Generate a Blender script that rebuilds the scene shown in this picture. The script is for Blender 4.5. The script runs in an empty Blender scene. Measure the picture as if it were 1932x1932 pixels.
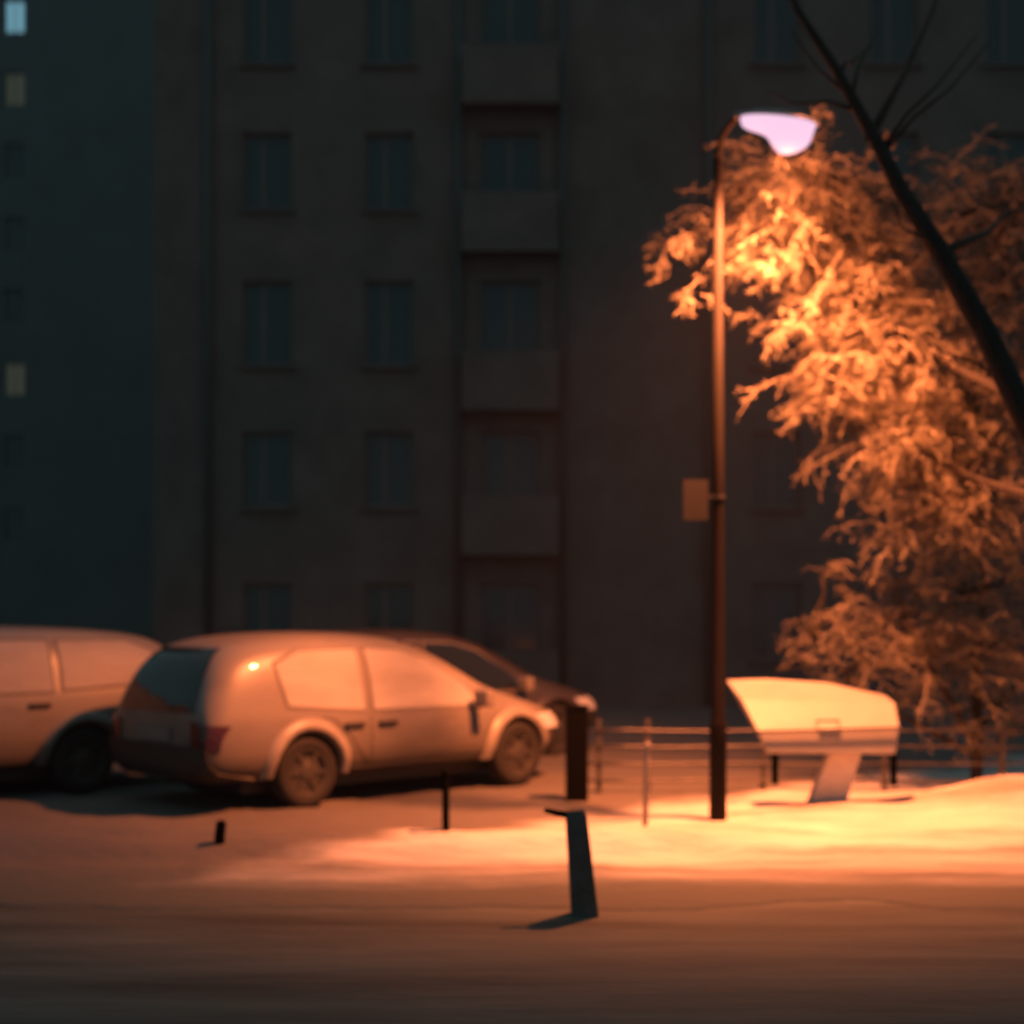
import bpy, bmesh, math, random
from mathutils import Vector, Matrix, noise
from mathutils.bvhtree import BVHTree
R = math.radians
PI = math.pi
rnd = random.Random(7)
scene = bpy.context.scene
COL = scene.collection

# ------------------------------------------------------------------ helpers
F = 2683.0          # focal length in pixels of a 1932 px wide picture (50 mm lens)
CAM_H = 1.6
def P(x, y, D):     # where a sight line at picture position x, y meets the depth D (metres)
    return Vector(((x - 966) * D / F, D, CAM_H - (y - 1165) * D / F))

def tag(o, label=None, cat=None, group=None, kind=None):
    if label: o['label'] = label
    if cat: o['category'] = cat
    if group: o['group'] = group
    if kind: o['kind'] = kind
    return o

def empty(name, loc=(0, 0, 0), rz=0.0):
    o = bpy.data.objects.new(name, None)
    o.empty_display_size = 0.2
    COL.objects.link(o)
    o.location = loc
    o.rotation_euler = (0, 0, rz)
    return o

def obj(name, bm, mat, parent=None, smooth=False):
    me = bpy.data.meshes.new(name)
    bmesh.ops.recalc_face_normals(bm, faces=bm.faces[:])
    bm.to_mesh(me); bm.free()
    me.materials.append(mat)
    if smooth:
        for p in me.polygons: p.use_smooth = True
    o = bpy.data.objects.new(name, me)
    COL.objects.link(o)
    if parent is not None: o.parent = parent
    return o

def copy_tree(o, parent=None):
    c = o.copy(); COL.objects.link(c); c.parent = parent
    for ch in list(o.children): copy_tree(ch, c)
    return c

def box(bm, x0, x1, y0, y1, z0, z1, M=None):
    vs = [bm.verts.new((x, y, z)) for x in (x0, x1) for y in (y0, y1) for z in (z0, z1)]
    if M is not None:
        for v in vs: v.co = M @ v.co
    for f in ((0, 1, 3, 2), (4, 6, 7, 5), (0, 4, 5, 1), (2, 3, 7, 6), (0, 2, 6, 4), (1, 5, 7, 3)):
        bm.faces.new([vs[i] for i in f])
    return vs

def tube(bm, pts, rads, seg=8, cap=True):
    pts = [Vector(p) for p in pts]
    if not hasattr(rads, '__len__'): rads = [rads] * len(pts)
    rings = []
    ref = Vector((0.13, 0.97, 0.21))
    for i, p in enumerate(pts):
        d = (pts[min(i + 1, len(pts) - 1)] - pts[max(i - 1, 0)]).normalized()
        u = d.cross(ref)
        if u.length < 1e-3: u = d.cross(Vector((1, 0, 0)))
        u.normalize(); w = d.cross(u)
        rings.append([bm.verts.new(p + (u * math.cos(2 * PI * k / seg) + w * math.sin(2 * PI * k / seg)) * rads[i]) for k in range(seg)])
    for a, b in zip(rings, rings[1:]):
        for k in range(seg):
            bm.faces.new((a[k], a[(k + 1) % seg], b[(k + 1) % seg], b[k]))
    if cap:
        bm.faces.new(rings[0][::-1]); bm.faces.new(rings[-1])

def lathe(bm, prof, seg=32, M=None):   # prof: (radius, height) pairs, round the z axis
    rings = []
    for r, z in prof:
        ring = []
        for k in range(seg):
            co = Vector((r * math.cos(2 * PI * k / seg), r * math.sin(2 * PI * k / seg), z))
            ring.append(bm.verts.new(M @ co if M is not None else co))
        rings.append(ring)
    for a, b in zip(rings, rings[1:]):
        for k in range(seg):
            bm.faces.new((a[k], a[(k + 1) % seg], b[(k + 1) % seg], b[k]))
    bm.faces.new(rings[0][::-1]); bm.faces.new(rings[-1])

def bevel(bm, w, seg=2):
    bmesh.ops.bevel(bm, geom=bm.edges[:], offset=w, segments=seg, profile=0.6, affect='EDGES', clamp_overlap=True)

# ------------------------------------------------------------------ materials
def mat(name, col, rough=0.7, metal=0.0, var=0.0, scale=6.0, bump=0.0, bscale=40.0, spec=0.5, coat=0.0, stretch=None, emit=None, estr=0.0):
    m = bpy.data.materials.new(name); m.use_nodes = True
    nt = m.node_tree; b = nt.nodes['Principled BSDF']
    b.inputs['Base Color'].default_value = (*col, 1)
    b.inputs['Roughness'].default_value = rough
    b.inputs['Metallic'].default_value = metal
    b.inputs['Specular IOR Level'].default_value = spec
    b.inputs['Coat Weight'].default_value = coat
    if emit:
        b.inputs['Emission Color'].default_value = (*emit, 1)
        b.inputs['Emission Strength'].default_value = estr
    if var or bump:
        tc = nt.nodes.new('ShaderNodeTexCoord'); mp = nt.nodes.new('ShaderNodeMapping')
        nt.links.new(tc.outputs['Object'], mp.inputs['Vector'])
        if stretch: mp.inputs['Scale'].default_value = stretch
    if var:
        n = nt.nodes.new('ShaderNodeTexNoise'); n.inputs['Scale'].default_value = scale
        n.inputs['Detail'].default_value = 8; n.inputs['Roughness'].default_value = 0.62
        nt.links.new(mp.outputs['Vector'], n.inputs['Vector'])
        r = nt.nodes.new('ShaderNodeValToRGB')
        r.color_ramp.elements[0].position = 0.3; r.color_ramp.elements[1].position = 0.7
        r.color_ramp.elements[0].color = (*[c * (1 - var) for c in col], 1)
        r.color_ramp.elements[1].color = (*[min(1, c * (1 + var)) for c in col], 1)
        nt.links.new(n.outputs['Fac'], r.inputs['Fac'])
        nt.links.new(r.outputs['Color'], b.inputs['Base Color'])
    if bump:
        n2 = nt.nodes.new('ShaderNodeTexNoise'); n2.inputs['Scale'].default_value = bscale
        n2.inputs['Detail'].default_value = 6
        nt.links.new(mp.outputs['Vector'], n2.inputs['Vector'])
        bp = nt.nodes.new('ShaderNodeBump'); bp.inputs['Strength'].default_value = bump; bp.inputs['Distance'].default_value = 0.03
        nt.links.new(n2.outputs['Fac'], bp.inputs['Height'])
        nt.links.new(bp.outputs['Normal'], b.inputs['Normal'])
    return m

def paint(name, col, dirt, rough=0.35, zmin=0.25, zmax=0.98):
    """Car paint with road grime thrown up on the lower panels."""
    m = bpy.data.materials.new(name); m.use_nodes = True
    nt = m.node_tree; b = nt.nodes['Principled BSDF']
    tc = nt.nodes.new('ShaderNodeTexCoord'); sp = nt.nodes.new('ShaderNodeSeparateXYZ')
    nt.links.new(tc.outputs['Object'], sp.inputs[0])
    n = nt.nodes.new('ShaderNodeTexNoise'); n.inputs['Scale'].default_value = 3.5; n.inputs['Detail'].default_value = 8
    mp = nt.nodes.new('ShaderNodeMapping'); mp.inputs['Scale'].default_value = (0.6, 1, 1.4)
    nt.links.new(tc.outputs['Object'], mp.inputs['Vector']); nt.links.new(mp.outputs['Vector'], n.inputs['Vector'])
    mr = nt.nodes.new('ShaderNodeMapRange')
    mr.inputs['From Min'].default_value = zmax; mr.inputs['From Max'].default_value = zmin
    nt.links.new(sp.outputs['Z'], mr.inputs['Value'])
    ma = nt.nodes.new('ShaderNodeMath'); ma.operation = 'MULTIPLY_ADD'; ma.use_clamp = True
    ma.inputs[1].default_value = 1.1; ma.inputs[2].default_value = -0.55
    nt.links.new(n.outputs['Fac'], ma.inputs[0])
    ad = nt.nodes.new('ShaderNodeMath'); ad.operation = 'ADD'; ad.use_clamp = True
    nt.links.new(mr.outputs[0], ad.inputs[0]); nt.links.new(ma.outputs[0], ad.inputs[1])
    mx = nt.nodes.new('ShaderNodeMix'); mx.data_type = 'RGBA'
    mx.inputs['A'].default_value = (*col, 1); mx.inputs['B'].default_value = (*dirt, 1)
    nt.links.new(ad.outputs[0], mx.inputs['Factor'])
    nt.links.new(mx.outputs['Result'], b.inputs['Base Color'])
    mr2 = nt.nodes.new('ShaderNodeMapRange'); mr2.inputs['To Min'].default_value = rough; mr2.inputs['To Max'].default_value = 0.75
    nt.links.new(ad.outputs[0], mr2.inputs['Value']); nt.links.new(mr2.outputs[0], b.inputs['Roughness'])
    b.inputs['Coat Weight'].default_value = 0.25
    return m

def snow_mat():
    """Trodden dirty snow: pale where it lies deep, bare brown ground in long tracks."""
    m = mat('old_snow', (0.5, 0.49, 0.47), 0.9, bump=0.8, bscale=11, stretch=(0.6, 1.5, 1))
    nt = m.node_tree; b = nt.nodes['Principled BSDF']
    tc = nt.nodes['Texture Coordinate']
    mp = nt.nodes.new('ShaderNodeMapping'); mp.inputs['Scale'].default_value = (0.22, 1.5, 1)
    nt.links.new(tc.outputs['Object'], mp.inputs['Vector'])
    n = nt.nodes.new('ShaderNodeTexNoise'); n.inputs['Scale'].default_value = 1.7; n.inputs['Detail'].default_value = 9; n.inputs['Roughness'].default_value = 0.66
    n.inputs['Distortion'].default_value = 0.4
    nt.links.new(mp.outputs['Vector'], n.inputs['Vector'])
    r = nt.nodes.new('ShaderNodeValToRGB')
    e = r.color_ramp.elements
    e[0].position = 0.36; e[0].color = (0.26, 0.24, 0.215, 1)
    e[1].position = 0.62; e[1].color = (0.66, 0.65, 0.63, 1)
    q = e.new(0.47); q.color = (0.48, 0.46, 0.44, 1)
    nt.links.new(n.outputs['Fac'], r.inputs['Fac'])
    # bare bay at the cars, shade put into its dark colour; ragged noise edge
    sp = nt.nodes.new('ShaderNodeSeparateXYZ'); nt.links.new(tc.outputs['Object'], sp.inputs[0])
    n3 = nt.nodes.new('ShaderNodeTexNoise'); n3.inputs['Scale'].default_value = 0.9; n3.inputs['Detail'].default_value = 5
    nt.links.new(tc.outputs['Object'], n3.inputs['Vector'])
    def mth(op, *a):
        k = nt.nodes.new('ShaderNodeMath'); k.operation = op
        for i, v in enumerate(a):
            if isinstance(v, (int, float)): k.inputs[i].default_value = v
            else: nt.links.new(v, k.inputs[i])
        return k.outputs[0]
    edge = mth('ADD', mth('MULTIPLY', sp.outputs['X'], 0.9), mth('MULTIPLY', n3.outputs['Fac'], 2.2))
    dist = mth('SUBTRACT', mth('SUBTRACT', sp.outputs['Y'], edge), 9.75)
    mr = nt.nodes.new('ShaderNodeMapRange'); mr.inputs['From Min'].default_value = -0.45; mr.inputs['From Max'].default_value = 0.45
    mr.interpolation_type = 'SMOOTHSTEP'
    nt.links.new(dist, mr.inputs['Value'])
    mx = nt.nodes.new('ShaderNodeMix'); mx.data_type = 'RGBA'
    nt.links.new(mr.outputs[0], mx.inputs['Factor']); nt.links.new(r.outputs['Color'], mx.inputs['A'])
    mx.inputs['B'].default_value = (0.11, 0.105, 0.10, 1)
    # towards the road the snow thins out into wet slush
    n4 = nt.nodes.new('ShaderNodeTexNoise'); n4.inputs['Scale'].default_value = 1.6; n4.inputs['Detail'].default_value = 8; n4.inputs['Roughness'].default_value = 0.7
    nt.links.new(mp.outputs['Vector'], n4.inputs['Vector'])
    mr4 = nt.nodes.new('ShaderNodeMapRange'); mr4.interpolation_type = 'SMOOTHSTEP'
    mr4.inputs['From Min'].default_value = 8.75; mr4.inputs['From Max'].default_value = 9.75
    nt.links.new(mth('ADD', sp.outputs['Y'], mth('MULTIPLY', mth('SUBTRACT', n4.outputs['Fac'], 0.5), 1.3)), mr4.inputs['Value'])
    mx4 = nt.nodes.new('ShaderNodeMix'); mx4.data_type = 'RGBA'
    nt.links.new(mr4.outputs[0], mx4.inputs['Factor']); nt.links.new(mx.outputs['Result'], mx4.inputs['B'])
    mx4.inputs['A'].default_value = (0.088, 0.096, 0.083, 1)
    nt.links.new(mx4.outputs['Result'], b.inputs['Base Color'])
    return m

M = dict(
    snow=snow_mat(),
    asphalt=mat('asphalt', (0.084, 0.094, 0.080), 0.85, var=0.5, scale=2.0, bump=0.7, bscale=18, stretch=(0.22, 1.5, 1)),
    yard=mat('yard_ground', (0.10, 0.10, 0.095), 0.9, var=0.3, scale=0.6),
    kerb=mat('kerb_stone', (0.32, 0.31, 0.29), 0.85, var=0.3, scale=5, bump=0.3),
    wall=mat('rendered_wall', (0.122, 0.106, 0.098), 0.9, var=0.22, scale=1.3, bump=0.15, bscale=14),
    wall_far=mat('far_wall', (0.105, 0.115, 0.115), 0.9, var=0.12, scale=0.8),
    slab=mat('balcony_concrete', (0.12, 0.104, 0.096), 0.9, var=0.2, scale=3),
    frame=mat('window_frame_paint', (0.12, 0.105, 0.10), 0.6),
    pane=mat('window_glass', (0.022, 0.05, 0.058), 0.12, spec=0.5),
    pane_blue=mat('lit_glass_blue', (0.05, 0.05, 0.05), 0.2, emit=(0.16, 0.36, 0.46), estr=1.0),
    pane_dim=mat('lit_glass_dim', (0.05, 0.05, 0.05), 0.2, emit=(0.035, 0.036, 0.024), estr=1.0),
    pipe=mat('zinc_pipe', (0.07, 0.08, 0.08), 0.6),
    roof=mat('roof_felt', (0.05, 0.05, 0.05), 0.9),
    pale_paint=paint('pale_car_paint', (0.225, 0.205, 0.185), (0.07, 0.062, 0.054)),
    silver_paint=paint('silver_car_paint', (0.26, 0.245, 0.225), (0.08, 0.07, 0.06)),
    dark_paint=paint('dark_car_paint', (0.045, 0.037, 0.034), (0.04, 0.034, 0.03), rough=0.3),
    frost=mat('frosted_glass', (0.33, 0.315, 0.30), 0.55, var=0.16, scale=3.0, bump=0.25, bscale=25, stretch=(0.4, 1, 1.6)),
    glass=mat('dark_car_glass', (0.012, 0.014, 0.014), 0.06, spec=0.6),
    trim=mat('black_trim', (0.02, 0.02, 0.02), 0.55),
    tyre=mat('tyre_rubber', (0.015, 0.015, 0.015), 0.85, bump=0.2),
    rim=mat('wheel_steel', (0.035, 0.034, 0.032), 0.7),
    arch=mat('pale_arch_paint', (0.25, 0.23, 0.205), 0.4, var=0.2, scale=5),
    head=mat('headlight_glass', (0.55, 0.55, 0.55), 0.15, coat=0.6),
    tail=mat('tail_light_lens', (0.06, 0.012, 0.01), 0.2, coat=0.5),
    plate=mat('pale_plate', (0.16, 0.16, 0.155), 0.5, var=0.1),
    pole=mat('galvanised_pole', (0.009, 0.008, 0.008), 0.85, spec=0.08, metal=0.0, var=0.3, scale=4, stretch=(1, 1, 0.4)),
    housing=mat('lamp_housing', (0.22, 0.22, 0.22), 0.5),
    lens=mat('glowing_lamp_lens', (0.01, 0.01, 0.01), 0.6, spec=0.1, emit=(1.0, 0.64, 0.86), estr=1.0),
    seal=mat('window_seal', (0.15, 0.14, 0.13), 0.7),
    dull=mat('dull_plate', (0.022, 0.022, 0.021), 0.7, var=0.2, scale=8),
    rail=mat('rail_steel', (0.09, 0.085, 0.08), 0.4, metal=0.5, var=0.3, scale=7),
    lightpost=mat('pale_post_paint', (0.22, 0.21, 0.19), 0.6, var=0.25, scale=8),
    darkpost=mat('dark_post_paint', (0.0025, 0.0025, 0.0025), 0.9, spec=0.04, var=0.3, scale=9),
    concrete=mat('bollard_concrete', (0.085, 0.08, 0.075), 0.85, var=0.3, scale=9, bump=0.4),
    white=mat('white_sheet_metal', (0.27, 0.265, 0.255), 0.5, var=0.06, scale=4, bump=0.1, bscale=6),
    stem=mat('stem_paint', (0.62, 0.58, 0.54), 0.6, var=0.15, scale=6),
    bark=mat('bark', (0.02, 0.017, 0.015), 0.95, var=0.4, scale=9, bump=0.8, bscale=30, stretch=(1, 1, 0.3)),
    twig=mat('twig', (0.26, 0.23, 0.19), 0.7),
)
def leaf_mat(name, c1, c2, trans=0.35):
    m = bpy.data.materials.new(name); m.use_nodes = True
    nt = m.node_tree; b = nt.nodes['Principled BSDF']; out = nt.nodes['Material Output']
    g = nt.nodes.new('ShaderNodeNewGeometry')
    mx = nt.nodes.new('ShaderNodeMix'); mx.data_type = 'RGBA'
    mx.inputs['A'].default_value = (*c1, 1); mx.inputs['B'].default_value = (*c2, 1)
    nt.links.new(g.outputs['Random Per Island'], mx.inputs['Factor'])
    nt.links.new(mx.outputs['Result'], b.inputs['Base Color'])
    b.inputs['Roughness'].default_value = 0.8
    t = nt.nodes.new('ShaderNodeBsdfTranslucent'); nt.links.new(mx.outputs['Result'], t.inputs['Color'])
    ms = nt.nodes.new('ShaderNodeMixShader'); ms.inputs[0].default_value = trans
    nt.links.new(b.outputs[0], ms.inputs[1]); nt.links.new(t.outputs[0], ms.inputs[2])
    nt.links.new(ms.outputs[0], out.inputs['Surface'])
    return m
M['leaf'] = leaf_mat('leaf', (0.04, 0.036, 0.026), (0.34, 0.31, 0.23))
M['leaf_bush'] = leaf_mat('bush_leaf', (0.06, 0.055, 0.04), (0.30, 0.27, 0.2))

# ------------------------------------------------------------------ ground, road, verge
bm = bmesh.new(); box(bm, -110, 110, -25, 110, -0.30, -0.10)
tag(obj('ground', bm, M['yard']), kind='structure')
bm = bmesh.new()
NX, NY = 90, 30
for j in range(NY + 1):
    for i in range(NX + 1):
        x = -45 + 90 * i / NX; y = -18 + 27.0 * j / NY
        bm.verts.new((x, y, -0.093 + 0.003 * noise.noise(Vector((x * 0.5, y * 0.9, 3)))))
bm.verts.ensure_lookup_table()
for j in range(NY):
    for i in range(NX):
        a = j * (NX + 1) + i
        bm.faces.new([bm.verts[k] for k in (a, a + 1, a + NX + 2, a + NX + 1)])
tag(obj('road', bm, M['asphalt'], smooth=True), kind='structure')
def verge_h(x, y):
    v = Vector((x * 0.55, y * 1.5, 0.0))
    h = 0.045 * noise.noise(v) + 0.03 * noise.noise(v * 2.7) + 0.016 * noise.noise(Vector((x * 3.2, y * 6, 5))) + 0.008 * noise.noise(Vector((x * 8, y * 11, 9)))
    b1 = math.exp(-((y - 9.85) / 0.22) ** 2) * (0.07 + 0.09 * noise.noise(Vector((x * 0.5, 1.3, 0))))
    b2 = math.exp(-((y - 10.35 - 0.2 * noise.noise(Vector((x * 0.4, 7, 0)))) / 0.26) ** 2) * (0.055 + 0.09 * noise.noise(Vector((x * 0.6, 4.3, 0))))
    s = min(1, max(0, (x - 0.6) / 1.6)); s = s * s * (3 - 2 * s)
    b3 = s * math.exp(-((y - 11.55) / 0.45) ** 2) * (0.10 + 0.08 * noise.noise(Vector((x * 0.8, 9.3, 0))))
    q = min(1, max(0, (x - 3.0) / 1.0)); q = q * q * (3 - 2 * q)
    b4 = q * math.exp(-((y - 11.6) / 0.6) ** 2) * (0.20 + 0.10 * noise.noise(Vector((x * 1.3, y * 1.2, 2))))
    e = 9.62 + 0.30 * noise.noise(Vector((x * 0.7, 2.2, 8))) + 0.12 * noise.noise(Vector((x * 2.1, 5.2, 8)))          # the trodden edge runs down to the road
    t = min(1, max(0, (y - e + 1.1) / 1.4)); t = t * t * (3 - 2 * t)
    return max(-0.03, h + max(0, b1) + max(0, b2) + b3 + b4) * t - 0.082 * (1 - t)
bm = bmesh.new()
NX, NY = 330, 150
def vy(j):
    t = j / NY
    return 8.25 + 17.0 * (0.36 * t + 0.64 * t * t)
for j in range(NY + 1):
    for i in range(NX + 1):
        x = -14 + 28 * i / NX; y = vy(j) + (1 - j / NY) ** 8 * (0.30 * noise.noise(Vector((x * 0.8, 0, 4))) + 0.12 * noise.noise(Vector((x * 2.6, 0, 1))))
        bm.verts.new((x, y, verge_h(x, y) if j > 1 else (-0.088 if j else -0.125)))
bm.verts.ensure_lookup_table()
for j in range(NY):
    for i in range(NX):
        a = j * (NX + 1) + i
        bm.faces.new([bm.verts[k] for k in (a, a + 1, a + NX + 2, a + NX + 1)])
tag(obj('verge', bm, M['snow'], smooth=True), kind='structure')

# ------------------------------------------------------------------ buildings
def facade(bm, x0, x1, z0, z1, yf, yb, rev, ops):
    xs = sorted({x0, x1, *[o[0] for o in ops], *[o[1] for o in ops]})
    zs = sorted({z0, z1, *[o[2] for o in ops], *[o[3] for o in ops]})
    vc = {}
    def V(x, y, z):
        k = (round(x, 4), round(y, 4), round(z, 4))
        if k not in vc: vc[k] = bm.verts.new((x, y, z))
        return vc[k]
    for xa, xb in zip(xs, xs[1:]):
        for za, zb in zip(zs, zs[1:]):
            cx, cz = (xa + xb) / 2, (za + zb) / 2
            if any(o[0] < cx < o[1] and o[2] < cz < o[3] for o in ops): continue
            bm.faces.new((V(xa, yf, za), V(xb, yf, za), V(xb, yf, zb), V(xa, yf, zb)))
    for a, b, c, d in ops:
        for (p, q) in (((a, c), (b, c)), ((b, c), (b, d)), ((b, d), (a, d)), ((a, d), (a, c))):
            bm.faces.new([bm.verts.new(t) for t in ((p[0], yf, p[1]), (q[0], yf, q[1]), (q[0], yf + rev, q[1]), (p[0], yf + rev, p[1]))])
        bm.faces.new([bm.verts.new(t) for t in ((a, yf + rev, c), (b, yf + rev, c), (b, yf + rev, d), (a, yf + rev, d))])
    for q in (((x0, yf, z0), (x0, yb, z0), (x0, yb, z1), (x0, yf, z1)), ((x1, yf, z0), (x1, yb, z0), (x1, yb, z1), (x1, yf, z1)),
              ((x0, yb, z0), (x1, yb, z0), (x1, yb, z1), (x0, yb, z1)), ((x0, yf, z1), (x1, yf, z1), (x1, yb, z1), (x0, yb, z1))):
        bm.faces.new([bm.verts.new(t) for t in q])

def window(parent, a, b, c, d, y, glass, mull=0.40, sill=True):
    bm = bmesh.new(); t = 0.065
    box(bm, a, a + t, y, y + 0.06, c, d); box(bm, b - t, b, y, y + 0.06, c, d)
    box(bm, a + t, b - t, y + 0.002, y + 0.058, c, c + t); box(bm, a + t, b - t, y + 0.002, y + 0.058, d - t, d)
    m = a + (b - a) * mull
    box(bm, m - 0.045, m + 0.045, y - 0.004, y + 0.056, c + t, d - t)
    w = obj('window', bm, M['frame'], parent)
    bm = bmesh.new(); box(bm, a + t, b - t, y + 0.022, y + 0.034, c + t, d - t)
    obj('pane', bm, glass, w)
    if sill:
        bm = bmesh.new(); box(bm, a - 0.08, b + 0.08, y - 0.24, y - 0.002, c - 0.05, c - 0.004)
        obj('sill', bm, M['frame'], w)

BD = 27.0
bld = empty('apartment_building', (0, 0, 0))
tag(bld, 'unlit brown apartment block with paired dark windows and stacked balconies behind the cars', 'building')
k = BD / F
rows = [(-30, 122), (250, 396), (530, 690), (815, 958), (1100, 1245)]
cols = [(458, 551), (688, 781), (1420, 1513), (1640, 1733), (1860, 1953)]
ops = []
for (ya, yb) in rows:
    for (xa, xb) in cols:
        a, b = P(xa, yb, BD), P(xb, ya, BD)
        ops.append((a.x, b.x, a.z, b.z))
dops = []
for (ya, yb) in rows:                                   # balcony doors
    a, b = P(905, yb + 70, BD), P(1020, ya, BD)
    dops.append((a.x, b.x, a.z, b.z))
bm = bmesh.new()
X0 = P(290, 0, BD).x
facade(bm, X0, 19.0, -0.1, 17.0, BD, BD + 11, 0.22, ops + dops)
obj('wall', bm, M['wall'], bld)
for o in ops: window(bld, *o, BD + 0.13, M['pane'])
for o in dops: window(bld, *o, BD + 0.13, M['pane'], mull=0.5, sill=False)
for (ya, yb) in rows:
    zf = P(0, yb + 75, BD).z
    bm = bmesh.new()
    x0, x1 = P(872, 0, BD).x, P(1053, 0, BD).x
    box(bm, x0, x1, BD - 0.55, BD - 0.003, zf - 0.16, zf)
    bp = obj('balcony', bm, M['slab'], bld)
    bm = bmesh.new()
    box(bm, x0 + 0.003, x1 - 0.003, BD - 0.548, BD - 0.48, zf + 0.003, zf + 0.95)
    box(bm, x0 + 0.003, x0 + 0.06, BD - 0.478, BD - 0.004, zf + 0.003, zf + 0.95)
    box(bm, x1 - 0.06, x1 - 0.003, BD - 0.478, BD - 0.004, zf + 0.003, zf + 0.95)
    obj('parapet', bm, M['wall'], bp)
for px in (395, 865, 1061, 1335):
    x = P(px, 0, BD).x
    bm = bmesh.new(); tube(bm, [(x, BD - 0.09, -0.1), (x, BD - 0.09, 16.9)], 0.075, 10)
    obj('drainpipe', bm, M['pipe'], bld, smooth=True)
bm = bmesh.new(); box(bm, X0 - 0.4, 19.4, BD - 0.45, BD + 11.4, 17.004, 17.3)
obj('roof', bm, M['roof'], bld)

FD = 52.0
far = empty('apartment_tower', (0, 0, 0))
tag(far, 'distant dark tower block at the left edge with one pale blue lit window', 'building')
fops = []
for r in range(8):
    yc = 30 + 137 * r
    for xc in (-160, 27):
        a, b = P(xc - 19, yc + 32, FD), P(xc + 19, yc - 32, FD)
        fops.append((a.x, b.x, a.z, b.z, r, xc))
bm = bmesh.new()
facade(bm, P(-700, 0, FD).x, P(420, 0, FD).x, -0.1, 33, FD, FD + 12, 0.2, [o[:4] for o in fops])
obj('wall', bm, M['wall_far'], far)
for a, b, c, d, r, xc in fops:
    g = M['pane']
    if xc == 27: g = {0: M['pane_blue'], 1: M['pane_dim'], 5: M['pane_dim']}.get(r, g)
    window(far, a, b, c, d, FD + 0.12, g, mull=0.5, sill=False)
bm = bmesh.new(); box(bm, P(-700, 0, FD).x - 0.3, P(420, 0, FD).x + 0.3, FD - 0.3, FD + 12.3, 33.004, 33.4)
obj('roof', bm, M['roof'], far)

# ------------------------------------------------------------------ cars
def eval_mesh(o):
    dg = bpy.context.evaluated_depsgraph_get()
    dg.update()
    return bpy.data.meshes.new_from_object(o.evaluated_get(dg))

def car_body(st, W, arches, L, rw=0.335):
    bm = bmesh.new(); rings = []
    hw = W / 2
    for (x, zb, zbelt, zt, ws, rs) in st:
        w = hw * ws; r = hw * rs
        half = [(0.0, zb), (w * 0.80, zb), (w * 0.97, zb + 0.10), (w, zb + (zbelt - zb) * 0.55), (w * 0.965, zbelt - 0.02),
                (w * 0.94 if zt - zbelt > 0.2 else w * 0.90, zbelt + min(0.05, (zt - zbelt) * 0.3)),
                (r + 0.05, zt - max(0.03, (zt - zbelt) * 0.17)), (r * 0.72, zt - 0.012), (0.0, zt)]
        ring = [Vector((x, y, z)) for y, z in half] + [Vector((x, -y, z)) for y, z in half[-2:0:-1]]
        rings.append([bm.verts.new(v) for v in ring])
    n = len(rings[0])
    for a, b in zip(rings, rings[1:]):
        for i in range(n):
            bm.faces.new((a[i], a[(i + 1) % n], b[(i + 1) % n], b[i]))
    h = 8
    for ring in (rings[0], rings[-1]):
        for i in range(h):
            q = [ring[i], ring[i + 1], ring[(n - i - 1) % n], ring[(n - i) % n]]
            u = []
            for v in q:
                if v not in u: u.append(v)
            if len(u) >= 3: bm.faces.new(u)
    o = obj('body', bm, M['trim'])
    s = o.modifiers.new('s', 'SUBSURF'); s.levels = 3; s.render_levels = 3
    cut = bmesh.new()
    for ax in arches:
        for sgn in (1, -1):
            lathe(cut, [(rw, 0), (rw, 0.34)], 40, Matrix.Translation((ax, sgn * (hw + 0.07), 0.31)) @ Matrix.Rotation(sgn * PI / 2, 4, 'X'))
    co = obj('cut', cut, M['trim'])
    b = o.modifiers.new('b', 'BOOLEAN'); b.operation = 'DIFFERENCE'; b.object = co; b.solver = 'EXACT'
    me = eval_mesh(o)
    bpy.data.objects.remove(o); bpy.data.objects.remove(co)
    return me

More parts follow.
